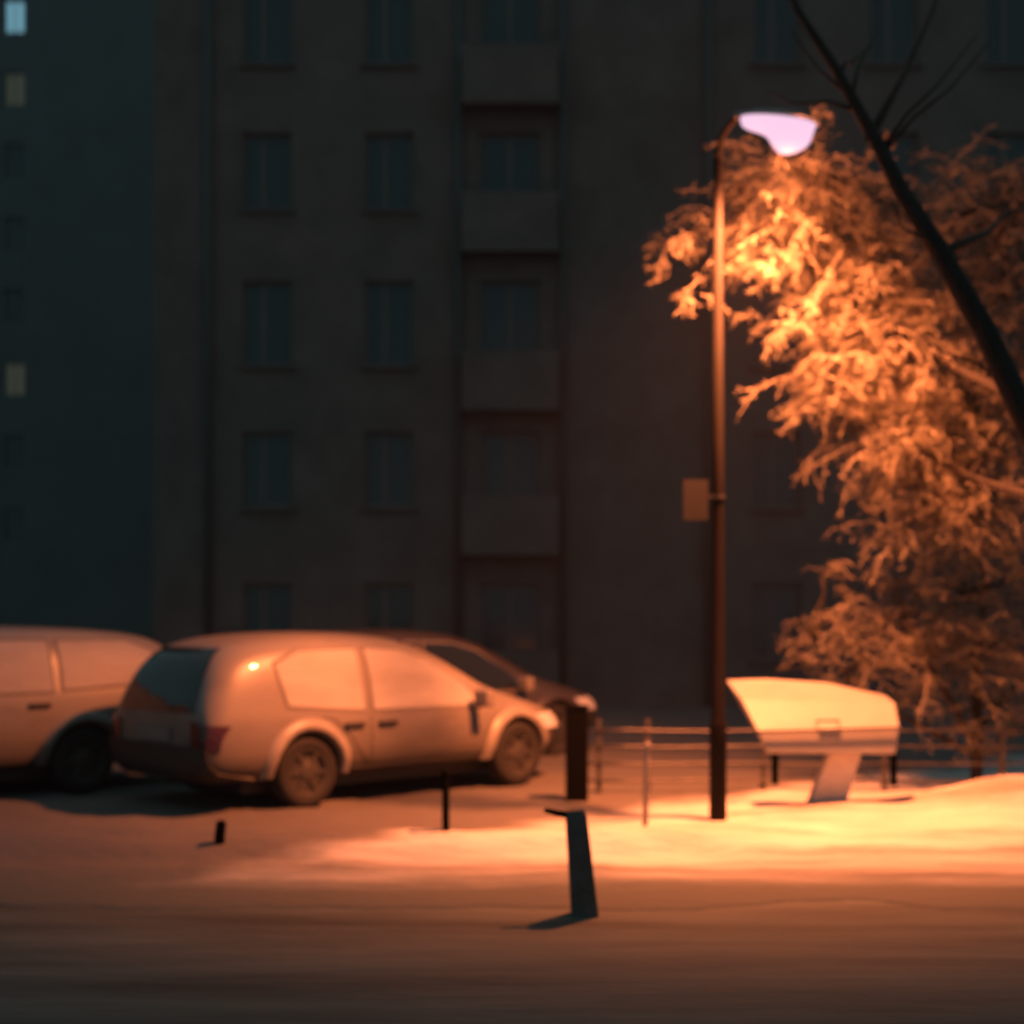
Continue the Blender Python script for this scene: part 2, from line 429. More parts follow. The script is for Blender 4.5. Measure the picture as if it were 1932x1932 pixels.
def make_car(name, st, W, L, wx, paintm, side_glass, glass_polys, door_polys, handles, ws_poly, rear_poly, hub_z, mirror_x, lights, arch_mat=None, frame=True, mirror=None):
    root = empty(name)
    hw = W / 2
    me = car_body(st, W, wx, L)
    me.materials.clear(); me.materials.append(paintm)
    for p in me.polygons: p.use_smooth = True
    body = bpy.data.objects.new('body', me); COL.objects.link(body); body.parent = root
    md = body.modifiers.new('es', 'EDGE_SPLIT'); md.split_angle = R(40)
    bmt = bmesh.new(); bmt.from_mesh(me); tree = BVHTree.FromBMesh(bmt); bmt.free()

    def panel(pname, poly, axis, sgn, off, thick, m, parent=root, step=0.06):
        """A panel lying on the body: the outline is in (x,z) for the sides, (y,z) for the ends."""
        bm = bmesh.new()
        def up(a, b): return Vector((a, sgn * 3, b)) if axis == 'y' else Vector((sgn * 6, a, b))
        bm.faces.new([bm.verts.new(up(a, b)) for a, b in poly])
        lo = [min(p[i] for p in poly) for i in (0, 1)]; hi = [max(p[i] for p in poly) for i in (0, 1)]
        for i, ax in ((0, Vector((1, 0, 0)) if axis == 'y' else Vector((0, 1, 0))), (1, Vector((0, 0, 1)))):
            c = lo[i] + step
            while c < hi[i] - 0.01:
                bmesh.ops.bisect_plane(bm, geom=bm.verts[:] + bm.edges[:] + bm.faces[:], plane_co=ax * c, plane_no=ax)
                c += step
        d = Vector((0, -sgn, 0)) if axis == 'y' else Vector((-sgn, 0, 0))
        last = None; miss = []
        nrm = {}
        for v in bm.verts:
            loc, n, _, _ = tree.ray_cast(v.co, d)
            if loc is None: miss.append(v); continue
            if n.dot(d) > 0: n = -n
            v.co = loc + n * off; nrm[v] = n
        if miss: bmesh.ops.delete(bm, geom=miss, context='VERTS')
        if not bm.faces: bm.free(); return None
        ext = bmesh.ops.extrude_face_region(bm, geom=bm.faces[:])
        base = [v for v in bm.verts if v in nrm and v.is_valid]
        for v in [g for g in ext['geom'] if isinstance(g, bmesh.types.BMVert)]:
            best = tree.find_nearest(v.co)
            n = best[1]
            if n.dot(d) > 0: n = -n
            v.co += n * thick
        return obj(pname, bm, m, parent, smooth=False)

    for sgn in (-1, 1):
        for poly in glass_polys:
            if frame:
                cx = sum(p[0] for p in poly) / len(poly); cz = sum(p[1] for p in poly) / len(poly)
                big = [(cx + (a - cx) * 1.0 + (0.022 if a > cx else -0.022), b + (0.024 if b > cz else -0.024)) for a, b in poly]
                fr = panel('window_frame', big, 'y', sgn, 0.001, 0.004, M['seal'])
            panel('window', poly, 'y', sgn, 0.0075, 0.003, side_glass)
        for poly, hx in zip(door_polys, handles):
            dr = panel('door', poly, 'y', sgn, 0.002, 0.007, paintm)
            if dr:
                loc, n, _, _ = tree.ray_cast(Vector((hx, sgn * 3, hub_z)), Vector((0, -sgn, 0)))
                if loc:
                    bm = bmesh.new()
                    box(bm, hx - 0.10, hx + 0.10, loc.y + sgn * 0.012, loc.y + sgn * 0.042, hub_z - 0.022, hub_z + 0.018)
                    bevel(bm, 0.006); obj('handle', bm, M['trim'], dr)
        for ax in wx:                                     # lipped wheel arches
            outer, inner = 0.425, 0.338
            pts = [(ax + outer * math.cos(t), 0.31 + outer * math.sin(t)) for t in [PI * (1.02 - 1.04 * i / 22) for i in range(23)]]
            pts += [(ax + inner * math.cos(t), 0.31 + inner * math.sin(t)) for t in [PI * (-0.02 + 1.04 * i / 22) for i in range(23)]]
            bm = bmesh.new()
            N = 23
            rings = []
            for i in range(N):
                t = PI * (1.03 - 1.06 * i / (N - 1))
                sec = []
                for (r, o) in ((0.345, -0.03), (0.345, 0.035), (0.375, 0.045), (0.43, 0.022), (0.455, -0.01)):
                    x, z = ax + r * math.cos(t), 0.31 + r * math.sin(t)
                    xr, zr = ax + max(r, 0.375) * math.cos(t), 0.31 + max(r, 0.375) * math.sin(t)
                    loc, n, _, _ = tree.ray_cast(Vector((xr, sgn * 3, max(zr, 0.30))), Vector((0, -sgn, 0)))
                    y = (loc.y if loc and abs(loc.y) > hw * 0.6 else sgn * hw * 0.95) + sgn * o
                    sec.append(bm.verts.new((x, y, z)))
                rings.append(sec)
            for a, b in zip(rings, rings[1:]):
                for q in range(4): bm.faces.new((a[q], a[q + 1], b[q + 1], b[q]))
            obj('wheel_arch', bm, arch_mat or paintm, root, smooth=True)
            bm = bmesh.new()
            Mx = Matrix.Translation((ax, sgn * (hw - 0.215), 0.30)) @ Matrix.Rotation(-sgn * PI / 2, 4, 'X')
            lathe(bm, [(0.19, 0.0), (0.26, 0.0), (0.292, 0.015), (0.30, 0.04), (0.30, 0.15), (0.292, 0.175), (0.26, 0.19), (0.21, 0.185), (0.19, 0.16)], 40, Mx)
            wh = obj('wheel', bm, M['tyre'], root, smooth=True)
            bm = bmesh.new()
            lathe(bm, [(0.205, 0.10), (0.205, 0.187), (0.185, 0.184), (0.17, 0.155), (0.09, 0.165), (0.06, 0.185), (0.03, 0.188)], 32, Mx)
            for q in range(6):
                a = q * PI / 3
                box(bm, 0.06, 0.178, -0.018, 0.018, 0.152, 0.178, Mx @ Matrix.Rotation(a, 4, 'Z'))
            obj('rim', bm, M['rim'], wh)
        # wing mirror
        loc, n, _, _ = tree.ray_cast(Vector((mirror_x, sgn * 3, hub_z + 0.10)), Vector((0, -sgn, 0)))
        if loc:
            bm = bmesh.new()
            box(bm, mirror_x - 0.05, mirror_x + 0.06, loc.y + sgn * 0.07, loc.y + sgn * 0.27, hub_z + 0.10, hub_z + 0.26)
            bevel(bm, 0.035, 3)
            box(bm, mirror_x - 0.03, mirror_x + 0.03, loc.y - sgn * 0.03, loc.y + sgn * 0.10, hub_z + 0.08, hub_z + 0.13)
            obj('wing_mirror', bm, mirror or paintm, root, smooth=False)
        # head and tail lights at the ends, turned onto the flanks
        y0, y1 = sorted((sgn * hw * 0.46, sgn * hw * 0.93))
        hl = lights
        panel('headlight', [(y0, hl[0]), (y1, hl[0] + 0.03), (y1, hl[1]), (y0, hl[1] - 0.02)], 'x', 1, 0.003, 0.012, M['head'])
        y0, y1 = sorted((sgn * hw * 0.66, sgn * hw * 0.95))
        panel('tail_light', [(y0, hl[2]), (y1, hl[2]), (y1, hl[3]), (y0, hl[3] - 0.04)], 'x', -1, 0.003, 0.015, M['tail'])
        panel('sill_trim', [(wx[0] + 0.46, 0.225), (wx[1] - 0.46, 0.225), (wx[1] - 0.46, 0.315), (wx[0] + 0.46, 0.315)], 'y', sgn, 0.003, 0.012, M['trim'])
    panel('windscreen', ws_poly, 'x', 1, 0.003, 0.004, M['glass'])
    panel('rear_window', rear_poly, 'x', -1, 0.003, 0.005, M['glass'])
    b = hw * 0.9
    panel('bumper', [(-b, 0.30), (b, 0.30), (b, 0.52), (-b, 0.52)], 'x', 1, 0.004, 0.03, M['trim'])
    panel('bumper', [(-b, 0.30), (b, 0.30), (b, 0.55), (-b, 0.55)], 'x', -1, 0.004, 0.035, M['trim'])
    panel('grille', [(-hw * 0.4, 0.56), (hw * 0.4, 0.56), (hw * 0.4, 0.66), (-hw * 0.4, 0.66)], 'x', 1, 0.003, 0.01, M['trim'])
    panel('number_plate', [(-0.26, 0.58), (0.26, 0.58), (0.26, 0.69), (-0.26, 0.69)], 'x', -1, 0.006, 0.012, M['plate'])
    bm = bmesh.new(); box(bm, -L / 2 + 0.45, L / 2 - 0.5, -hw * 0.7, hw * 0.7, 0.14, 0.24)
    obj('underbody', bm, M['trim'], root)
    return root

# stations: x, bottom, belt, top, width share, roof half-width share  (x forward)
L = 4.15
hatch = [(-2.075, 0.34, 0.66, 0.82, 0.84, 0.62), (-2.05, 0.29, 0.70, 0.92, 0.93, 0.72), (-1.93, 0.25, 0.75, 1.20, 0.98, 0.74), (-1.74, 0.23, 0.77, 1.40, 1.0, 0.75),
         (-1.35, 0.22, 0.77, 1.465, 1.0, 0.755), (-0.6, 0.22, 0.76, 1.485, 1.0, 0.755), (0.02, 0.22, 0.75, 1.455, 1.0, 0.74), (0.42, 0.22, 0.745, 1.35, 1.0, 0.71),
         (0.86, 0.22, 0.74, 1.11, 0.995, 0.70), (1.14, 0.22, 0.73, 0.93, 0.99, 0.74), (1.58, 0.23, 0.70, 0.83, 0.96, 0.72), (1.90, 0.26, 0.63, 0.72, 0.89, 0.66), (2.06, 0.32, 0.52, 0.60, 0.76, 0.56)]
g_hatch = [[(-0.42, 0.80), (0.84, 0.785), (0.66, 0.98), (0.28, 1.22), (-0.04, 1.305), (-0.42, 1.32)],
           [(-1.30, 0.86), (-0.52, 0.80), (-0.52, 1.32), (-1.12, 1.31), (-1.38, 1.20)]]
d_hatch = [[(-0.47, 0.31), (0.78, 0.31), (0.88, 0.54), (0.86, 0.735), (-0.47, 0.75)], [(-0.70, 0.60), (-0.60, 0.45), (-0.50, 0.35), (-0.50, 0.75), (-0.98, 0.765), (-0.86, 0.74)]]
def hatchback(name, paintm, sg, arch=None, mirror=None):
    return make_car(name, hatch, 1.78, L, (-1.125, 1.30), paintm, sg, g_hatch, d_hatch, (-0.30, -0.66),
                    [(-0.62, 0.90), (0.62, 0.90), (0.52, 1.38), (-0.52, 1.38)], [(-0.62, 0.82), (0.62, 0.82), (0.54, 1.18), (0.46, 1.34), (-0.46, 1.34), (-0.54, 1.18)],
                    0.68, 0.72, (0.52, 0.68, 0.52, 0.76), arch, mirror=mirror)

def place(o, corner, th, Ln, W, end):
    """Stand a car so that one lower right-hand corner (end -1 tail, +1 nose) is at corner = (x, y)."""
    d = Vector((math.cos(th), math.sin(th), 0)); l = Vector((-math.sin(th), math.cos(th), 0))
    o.location = Vector((*corner, 0)) - d * (end * Ln / 2) + l * (W / 2)
    o.rotation_euler = (0, 0, th)

car = hatchback('hatchback_car', M['pale_paint'], M['frost'], arch=M['arch'])
tag(car, 'pale hatchback with frosted side windows whose shaded tail faces left, behind the thin stakes', 'car', 'cars parked at an angle')
place(car, (-2.38, 11.25), R(43), L, 1.78, -1)

dark = hatchback('hatchback_car', M['dark_paint'], M['glass'], mirror=M['pale_paint'])  # pale mirrors: the highlight on them is put into their colour
tag(dark, 'dark car parked beyond the pale hatchback, only its bonnet, windscreen edge and mirror showing', 'car', 'cars parked at an angle')
place(dark, (1.18, 16.7), R(36), L, 1.78, 1)

LW = 4.3
wagon = [(-2.15, 0.36, 0.82, 0.98, 0.84, 0.62), (-2.11, 0.30, 0.86, 1.12, 0.94, 0.72), (-2.02, 0.26, 0.90, 1.36, 0.98, 0.74), (-1.85, 0.24, 0.92, 1.47, 1.0, 0.75),
         (-1.3, 0.23, 0.92, 1.52, 1.0, 0.755), (-0.5, 0.22, 0.91, 1.535, 1.0, 0.755), (0.15, 0.22, 0.89, 1.50, 1.0, 0.74), (0.55, 0.22, 0.88, 1.38, 1.0, 0.71),
         (0.95, 0.22, 0.87, 1.13, 0.995, 0.70), (1.22, 0.22, 0.86, 0.98, 0.99, 0.74), (1.65, 0.23, 0.80, 0.90, 0.96, 0.72), (1.98, 0.26, 0.70, 0.79, 0.88, 0.66), (2.13, 0.32, 0.58, 0.65, 0.75, 0.56)]
g_wagon = [[(-0.26, 0.93), (0.86, 0.91), (0.70, 1.08), (0.34, 1.29), (0.04, 1.37), (-0.26, 1.385)],
           [(-1.06, 0.94), (-0.36, 0.93), (-0.36, 1.385), (-1.06, 1.385)], [(-2.12, 1.0), (-1.16, 0.95), (-1.16, 1.38), (-1.85, 1.375), (-2.10, 1.28)]]
d_wagon = [[(-0.31, 0.33), (0.80, 0.33), (0.90, 0.62), (0.88, 0.865), (-0.31, 0.88)], [(-0.92, 0.60), (-0.80, 0.45), (-0.60, 0.36), (-0.34, 0.34), (-0.34, 0.88), (-1.08, 0.89), (-1.06, 0.74)]]
wagon = [((x if x > -1.3 else -1.3 + (x + 1.3) * 1.47), *q) for x, *q in wagon]
wag = make_car('estate_car', wagon, 1.74, LW, (-1.36, 1.30), M['silver_paint'], M['frost'], g_wagon, d_wagon, (-0.16, -0.92),
               [(-0.60, 0.96), (0.60, 0.96), (0.49, 1.42), (-0.49, 1.42)], [(-0.6, 0.96), (0.6, 0.96), (0.52, 1.38), (-0.52, 1.38)], 0.82, 0.76, (0.62, 0.76, 0.62, 0.95))
tag(wag, 'silver estate car cut off by the left edge, beyond the tail of the pale hatchback', 'car', 'cars parked at an angle')
th = R(43)            # its tail is at the right, so it heads left and towards the camera
d = Vector((-math.cos(th), -math.sin(th), 0)); back = Vector((-math.sin(th), math.cos(th), 0))
wag.location = Vector((-3.00, 13.75, 0)) + d * 2.55 + back * (1.74 / 2)
wag.rotation_euler = (0, 0, th + PI)

# ------------------------------------------------------------------ street lamp
lamp_xy = Vector((1.60, 11.05))
lamp = empty('street_lamp', (lamp_xy.x, lamp_xy.y, 0))
tag(lamp, 'tall street lamp with its glowing head over the tree, the only lit lamp', 'street lamp')
bm = bmesh.new()
lathe(bm, [(0.068, -0.1), (0.068, 0.75), (0.064, 0.79), (0.052, 0.82), (0.046, 2.5), (0.034, 5.16)], 20)
obj('pole', bm, M['pole'], lamp, smooth=True)
bm = bmesh.new()
bm2 = [(0, 0, 5.05), (0.0, -0.0, 5.17), (0.02, -0.05, 5.31), (0.08, -0.12, 5.40), (0.17, -0.20, 5.43)]
tube(bm, bm2, 0.026, 10)
obj('arm', bm, M['pole'], lamp, smooth=True)
hd = Vector((0.90, -0.36, -0.20)).normalized()
hp = Vector((0.13, -0.18, 5.43))
Mh = Matrix.Translation(hp) @ hd.to_track_quat('X', 'Z').to_matrix().to_4x4()
def head_section(bm, stations, M4):
    rings = []
    for (x, w, zt, zb) in stations:
        ring = []
        for k in range(16):
            a = 2 * PI * k / 16
            c, s = math.cos(a), math.sin(a)
            ring.append(bm.verts.new(M4 @ Vector((x, w * c, (zt * s) if s > 0 else (zb * -s)))))
        rings.append(ring)
    for a, b in zip(rings, rings[1:]):
        for q in range(16): bm.faces.new((a[q], a[(q + 1) % 16], b[(q + 1) % 16], b[q]))
    bm.faces.new(rings[0][::-1]); bm.faces.new(rings[-1])
bm = bmesh.new()
head_section(bm, [(-0.02, 0.04, 0.03, -0.03), (0.07, 0.08, 0.04, -0.012), (0.16, 0.13, 0.055, -0.012), (0.34, 0.158, 0.06, -0.012), (0.52, 0.145, 0.045, -0.012), (0.62, 0.07, 0.02, -0.01)], Mh)
obj('housing', bm, M['housing'], lamp, smooth=True)
lens_st = []
for i in range(25):
    t = i / 24; x = 0.02 + 0.58 * t
    r = math.sqrt(max(0.0, 1 - (2 * t - 1) ** 2))
    drop = 0.075 + 0.165 * (1 / (1 + math.exp(-(t - 0.48) * 16)))
    lens_st.append((x, 0.02 + 0.135 * r, 0.004, -(0.02 + drop * r ** 0.7)))
bm = bmesh.new()
head_section(bm, lens_st, Matrix.Translation((0, 0, -0.016)) @ Mh)
obj('lens', bm, M['lens'], lamp, smooth=True)
LP = Vector((lamp_xy.x, lamp_xy.y, 0)) + Mh @ Vector((0.42, 0, -0.32))
ld = bpy.data.lights.new('lamp_light', 'SPOT')
ld.energy = 6800; ld.color = (1.0, 0.225, 0.066); ld.spot_size = R(132); ld.spot_blend = 1.0; ld.shadow_soft_size = 0.10
lo = bpy.data.objects.new('lamp_light', ld); COL.objects.link(lo)
lo.parent = lamp; lo.location = LP - Vector((lamp_xy.x, lamp_xy.y, 0))
lo.rotation_euler = (R(20), R(5), 0)
pd = bpy.data.lights.new('bowl_glow', 'POINT')              # the frosted bowl also throws light sideways
pd.energy = 220; pd.color = (1.0, 0.225, 0.066); pd.shadow_soft_size = 0.12
po = bpy.data.objects.new('bowl_glow', pd); COL.objects.link(po)
po.parent = lamp; po.location = lo.location - Vector((0, 0, 0.16))
lo.rotation_euler = (R(20), R(5), 0)

# a small plate clipped to the pole
sg = empty('pole_sign', (lamp_xy.x, lamp_xy.y, 2.35))
tag(sg, 'small blank plate clipped to the left side of the lamp pole', 'sign')
a, b = P(1288, 982, 11.0), P(1334, 906, 11.0)
bm = bmesh.new(); box(bm, a.x - lamp_xy.x, b.x - lamp_xy.x, -0.10, -0.088, a.z - 2.35, b.z - 2.35)
obj('plate', bm, M['dull'], sg)
bm = bmesh.new()
lathe(bm, [(0.054, 0.0), (0.054, 0.03)], 16, Matrix.Translation((0, 0, 0.17)))
box(bm, a.x - lamp_xy.x + 0.05, -0.04, -0.087, -0.06, 0.175, 0.195)
obj('clamp', bm, M['rail'], sg)

# ------------------------------------------------------------------ white box on a slanted stem
BX = 11.6
wb = empty('roadside_box', (*P(1560, 1535, BX).xy, 0))
tag(wb, 'bright white box with a sloping lid on one slanted post, right of the lamp pole', 'box')
def loc(x, y, D): 
    v = P(x, y, D); return (v.x - wb.location.x, v.y - wb.location.y, v.z)
bm = bmesh.new()
fl = [(1452, 1428), (1698, 1424)]
near, farD = BX - 0.30, BX + 0.34
front_low = [bm.verts.new(loc(1446, 1422, near)), bm.verts.new(loc(1690, 1424, near))]
front_up = [bm.verts.new(loc(1428, 1378, near + 0.02)), bm.verts.new(loc(1698, 1370, near + 0.02))]
mid = [bm.verts.new(loc(1398, 1318, near + 0.30)), bm.verts.new(loc(1690, 1326, near + 0.30))]
top = [bm.verts.new(loc(1368, 1282, farD)), bm.verts.new(loc(1446, 1276, farD)), bm.verts.new(loc(1560, 1288, farD)), bm.verts.new(loc(1672, 1312, farD))]
back_low = [bm.verts.new(loc(1440, 1405, farD)), bm.verts.new(loc(1672, 1405, farD))]
bm.faces.new((front_low[0], front_low[1], front_up[1], front_up[0]))
bm.faces.new((front_up[0], front_up[1], mid[1], mid[0]))
bm.faces.new((mid[0], mid[1], top[3], top[2], top[1], top[0]))
bm.faces.new((front_low[0], front_up[0], mid[0], top[0], back_low[0]))
bm.faces.new((front_low[1], back_low[1], top[3], mid[1], front_up[1]))
bm.faces.new((top[0], top[1], top[2], top[3], back_low[1], back_low[0]))
bm.faces.new((front_low[0], back_low[0], back_low[1], front_low[1]))
bevel(bm, 0.022, 3)
obj('box_body', bm, M['white'], wb, smooth=False)
bm = bmesh.new()
a, b = Vector(loc(1424, 1381, near)), Vector(loc(1702, 1373, near))
tube(bm, [a + Vector((0, -0.006, 0)), a.lerp(b, 0.5) + Vector((0, -0.008, 0)), b + Vector((0, -0.006, 0))], 0.008, 6)
obj('lid_seam', bm, M['dull'], wb, smooth=True)
bm = bmesh.new()
c = Vector(loc(1562, 1362, near + 0.03))
tube(bm, [c + Vector((-0.09, 0.03, 0)), c + Vector((-0.085, -0.03, 0.01)), c + Vector((0.085, -0.03, 0.01)), c + Vector((0.09, 0.03, 0))], 0.009, 8)
obj('handle', bm, M['rail'], wb, smooth=True)
bm = bmesh.new()
q0, q1 = Vector(loc(1545, 1560, BX)), Vector(loc(1592, 1418, BX))
for (p, w) in ((q0, 0.155), (q1, 0.135)): pass
vs = []
for (p, w, t) in ((Vector((q0.x, q0.y, -0.08)), 0.15, 0.09), (q1, 0.13, 0.08)):
    vs.append([bm.verts.new(p + Vector((sx * w, sy * t, 0))) for sx, sy in ((-1, -1), (1, -1), (1, 1), (-1, 1))])
for i in range(4): bm.faces.new((vs[0][i], vs[0][(i + 1) % 4], vs[1][(i + 1) % 4], vs[1][i]))
bm.faces.new(vs[0][::-1]); bm.faces.new(vs[1])
bevel(bm, 0.012)
obj('stem', bm, M['stem'], wb)
for (px, y0, y1) in ((1462, 1425, 1480), (1686, 1424, 1482)):
    bm = bmesh.new()
    c0, c1 = Vector(loc(px, y0, BX + 0.1)), Vector(loc(px, y1, BX + 0.1))
    tube(bm, [c0 + Vector((0, 0, 0.02)), c1], [0.03, 0.028], 10)
    obj('bracket', bm, M['darkpost'], wb, smooth=True)

# ------------------------------------------------------------------ bollard, stakes, posts
def bollard():
    b0 = P(1103, 1700, 8.1)
    r = empty('bollard', (b0.x, b0.y, -0.09))
    bm = bmesh.new(); lean = Matrix.Rotation(R(-5.0), 4, 'Y')
    h = 0.60
    vs = []
    for (z, w) in ((-0.05, 0.078), (h - 0.04, 0.060), (h, 0.048)):
        vs.append([bm.verts.new(lean @ Vector((sx * w, sy * w, z))) for sx, sy in ((-1, -1), (1, -1), (1, 1), (-1, 1))])
    for a, b in zip(vs, vs[1:]):
        for i in range(4): bm.faces.new((a[i], a[(i + 1) % 4], b[(i + 1) % 4], b[i]))
    bm.faces.new(vs[0][::-1]); bm.faces.new(vs[-1])
    bevel(bm, 0.008)
    obj('post', bm, M['concrete'], r)
    bm = bmesh.new()
    c = lean @ Vector((-0.05, 0, h - 0.03))
    tube(bm, [c + Vector((0.02, 0, 0)), c + Vector((-0.06, 0, 0.012)), c + Vector((-0.13, 0, 0.03))], [0.022, 0.02, 0.014], 8)
    obj('bracket', bm, M['darkpost'], r, smooth=True)
    return r
tag(bollard(), 'dark leaning concrete bollard at the kerb, the nearest thing to the camera', 'bollard')

def stake(px, ybase, D, ytop, wpx, m, label, lean=0, cap=True):
    b0 = P(px, ybase, D); t = P(px, ytop, D)
    r = empty('wooden_stake' if m is M['darkpost'] else 'marker_post', (b0.x, b0.y, 0))
    w = wpx * D / F / 2
    bm = bmesh.new()
    tube(bm, [(0, 0, -0.12), (lean * 0.5, 0, t.z * 0.5), (lean, 0, t.z - 0.02), (lean, 0, t.z)], [w, w * 0.96, w * 0.92, w * 0.6], 10)
    obj('shaft', bm, m, r, smooth=True)
    if cap:
        bm = bmesh.new(); lathe(bm, [(w * 1.25, 0), (w * 1.25, 0.03), (w * 0.7, 0.05)], 12, Matrix.Translation((lean, 0, t.z - 0.035)))
        obj('cap', bm, m, r)
    return tag(r, label, 'post')
stake(412, 1622, 9.75, 1548, 22, M['darkpost'], 'short dark stake in front of the pale hatchback, under its tail', lean=0.02, cap=False)
stake(841, 1575, 10.4, 1455, 15, M['darkpost'], 'thin dark stake standing against the doors of the pale hatchback')
stake(1216, 1580, 10.5, 1404, 11, M['lightpost'], 'thin pale lit post between the leaning bollard and the lamp pole', lean=0.02)
# thick dark post by the front of the hatchback
b0 = P(1088, 1500, 12.4)
tp = empty('thick_post', (b0.x, b0.y, 0))
bm = bmesh.new()
box(bm, -0.095, 0.095, -0.09, 0.09, -0.1, 0.80); bevel(bm, 0.015)
obj('shaft', bm, M['darkpost'], tp)
bm = bmesh.new(); box(bm, -0.105, 0.105, -0.10, 0.10, 0.803, 0.835); bevel(bm, 0.01)
obj('cap', bm, M['darkpost'], tp)
tag(tp, 'thick black square post standing right by the front of the pale hatchback', 'post')

# low railing behind the box
FY = 12.9
fence = empty('low_railing', (0.7, FY, 0))
tag(fence, 'low steel railing with thin horizontal bars behind the white box', 'fence')
for px in (1130, 1222, 1440, 1668, 1890, 2110):
    x = P(px, 0, FY).x - 0.7
    bm = bmesh.new(); box(bm, x - 0.022, x + 0.022, -0.022, 0.022, -0.1, 0.68); bevel(bm, 0.004)
    obj('post', bm, M['rail'], fence)
x0, x1 = P(1105, 0, FY).x - 0.7, 9.0
for i, yy in enumerate((1378, 1408, 1440, 1472)):
    z = P(0, yy, FY).z
    bm = bmesh.new()
    n = 24
    tube(bm, [(x0 + (x1 - x0) * t / n, -0.034, z + 0.006 * math.sin(t * 1.7 + i)) for t in range(n + 1)], 0.011, 8)
    obj('rail', bm, M['rail'], fence, smooth=True)

# ------------------------------------------------------------------ trees
def wob(p, q, n, amp, rg):
    p, q = Vector(p), Vector(q); out = [p]
    for i in range(1, n):
        t = i / n
        out.append(p.lerp(q, t) + Vector((rg.uniform(-amp, amp), rg.uniform(-amp, amp), rg.uniform(-amp, amp))))
    return out + [q]

def leaf(bm, p, d, ln, w, rg):
    d = d.normalized()
    s = d.cross(Vector((rg.uniform(-1, 1), rg.uniform(-1, 1), rg.uniform(-0.4, 0.4))))
    if s.length < 1e-3: return
    s.normalize(); n = d.cross(s) * (ln * 0.12)
    a = bm.verts.new(p); b = bm.verts.new(p + d * ln * 0.45 + s * w + n); c = bm.verts.new(p + d * ln + n * 0.2); e = bm.verts.new(p + d * ln * 0.45 - s * w + n)
    bm.faces.new((a, b, c)); bm.faces.new((a, c, e))

def spray(bmL, bmT, p, rg, ln, droop, dens, lsize, out=None, level=0):
    """One forking, more or less hanging twig and the leaves along it."""
    a = rg.uniform(0, 2 * PI)
    d = Vector((math.cos(a), math.sin(a), rg.uniform(-0.6, 0.6)))
    if out is not None: d = d * 0.8 + out * 0.7
    d.normalize()
    dr = droop * rg.uniform(0.1, 1.3)
    pts = [p.copy()]; n = 6
    for i in range(n):
        d = (d + Vector((rg.uniform(-0.28, 0.28), rg.uniform(-0.28, 0.28), rg.uniform(-0.15, 0.15) - dr * (0.4 + 0.2 * i)))).normalized()
        pts.append(pts[-1] + d * ln / n)
    r0 = 0.0045 if level == 0 else 0.003
    tube(bmT, pts, [r0 * (1 - 0.11 * i) for i in range(n + 1)], 4, cap=False)
    m = max(2, int(dens * ln))
    for i in range(m):
        t = (i + rg.random()) / m * n
        k = min(n - 1, int(t)); q = pts[k].lerp(pts[k + 1], t - k)
        dd = (pts[k + 1] - pts[k]).normalized() * 0.5 + Vector((rg.uniform(-1.1, 1.1), rg.uniform(-1.1, 1.1), rg.uniform(-1.2, 0.6)))
        leaf(bmL, q, dd, lsize * rg.uniform(0.5, 1.6), lsize * rg.uniform(0.07, 0.13), rg)
    if level == 0:
        for k in (2, 3, 4):
            if rg.random() < 0.75:
                spray(bmL, bmT, pts[k], rg, ln * rg.uniform(0.25, 0.55), droop, dens, lsize, (pts[k + 1] - pts[k]).normalized() * 0.8, 1)

def tree(name, label, cat, trunk_pts, trunk_r, limbs, clumps, seed, lm, lsize, droop, dens=75):
    rg = random.Random(seed)
    base = Vector(trunk_pts[0])
    root = empty(name, (base.x, base.y, 0))
    off = Vector((base.x, base.y, 0))
    bt = bmesh.new(); bl = bmesh.new(); bw = bmesh.new()
    tube(bt, [Vector(p) - off for p in trunk_pts], trunk_r, 12)
    allp = []
    for pts, r0, r1 in limbs:
        n = len(pts)
        tube(bt, [Vector(p) - off for p in pts], [r0 + (r1 - r0) * i / (n - 1) for i in range(n)], 10)
        allp += [Vector(p) for p in pts]
    for (c, rad, num, ln) in clumps:
        num = int(num * 0.82); rad = [v * 1.25 for v in rad]
        c = Vector(c)
        near = min(allp, key=lambda q: (q - c).length)
        br = wob(near - off, c - off, 5, 0.07, rg)
        tube(bt, br, [0.024 - 0.003 * i for i in range(6)], 6)
        for i in range(num):
            while True:
                u = Vector((rg.uniform(-1, 1), rg.uniform(-1, 1), rg.uniform(-1, 1)))
                if u.length < 1: break
            p = c + Vector((u.x * rad[0], u.y * rad[1], u.z * rad[2]))
            if i % 6 == 0:
                tube(bt, wob(c - off, p - off, 3, 0.04, rg), [0.011, 0.008, 0.006, 0.004], 5)
            o = Vector((u.x, u.y, u.z * 0.5)) * 0.8
            spray(bl, bw, p - off, rg, ln * rg.uniform(0.4, 1.5), droop, dens, lsize, o)
    obj('trunk', bt, M['bark'], root, smooth=True)
    cr = obj('crown', bl, lm, root)
    obj('twigs', bw, M['twig'], cr)
    return tag(root, label, cat)

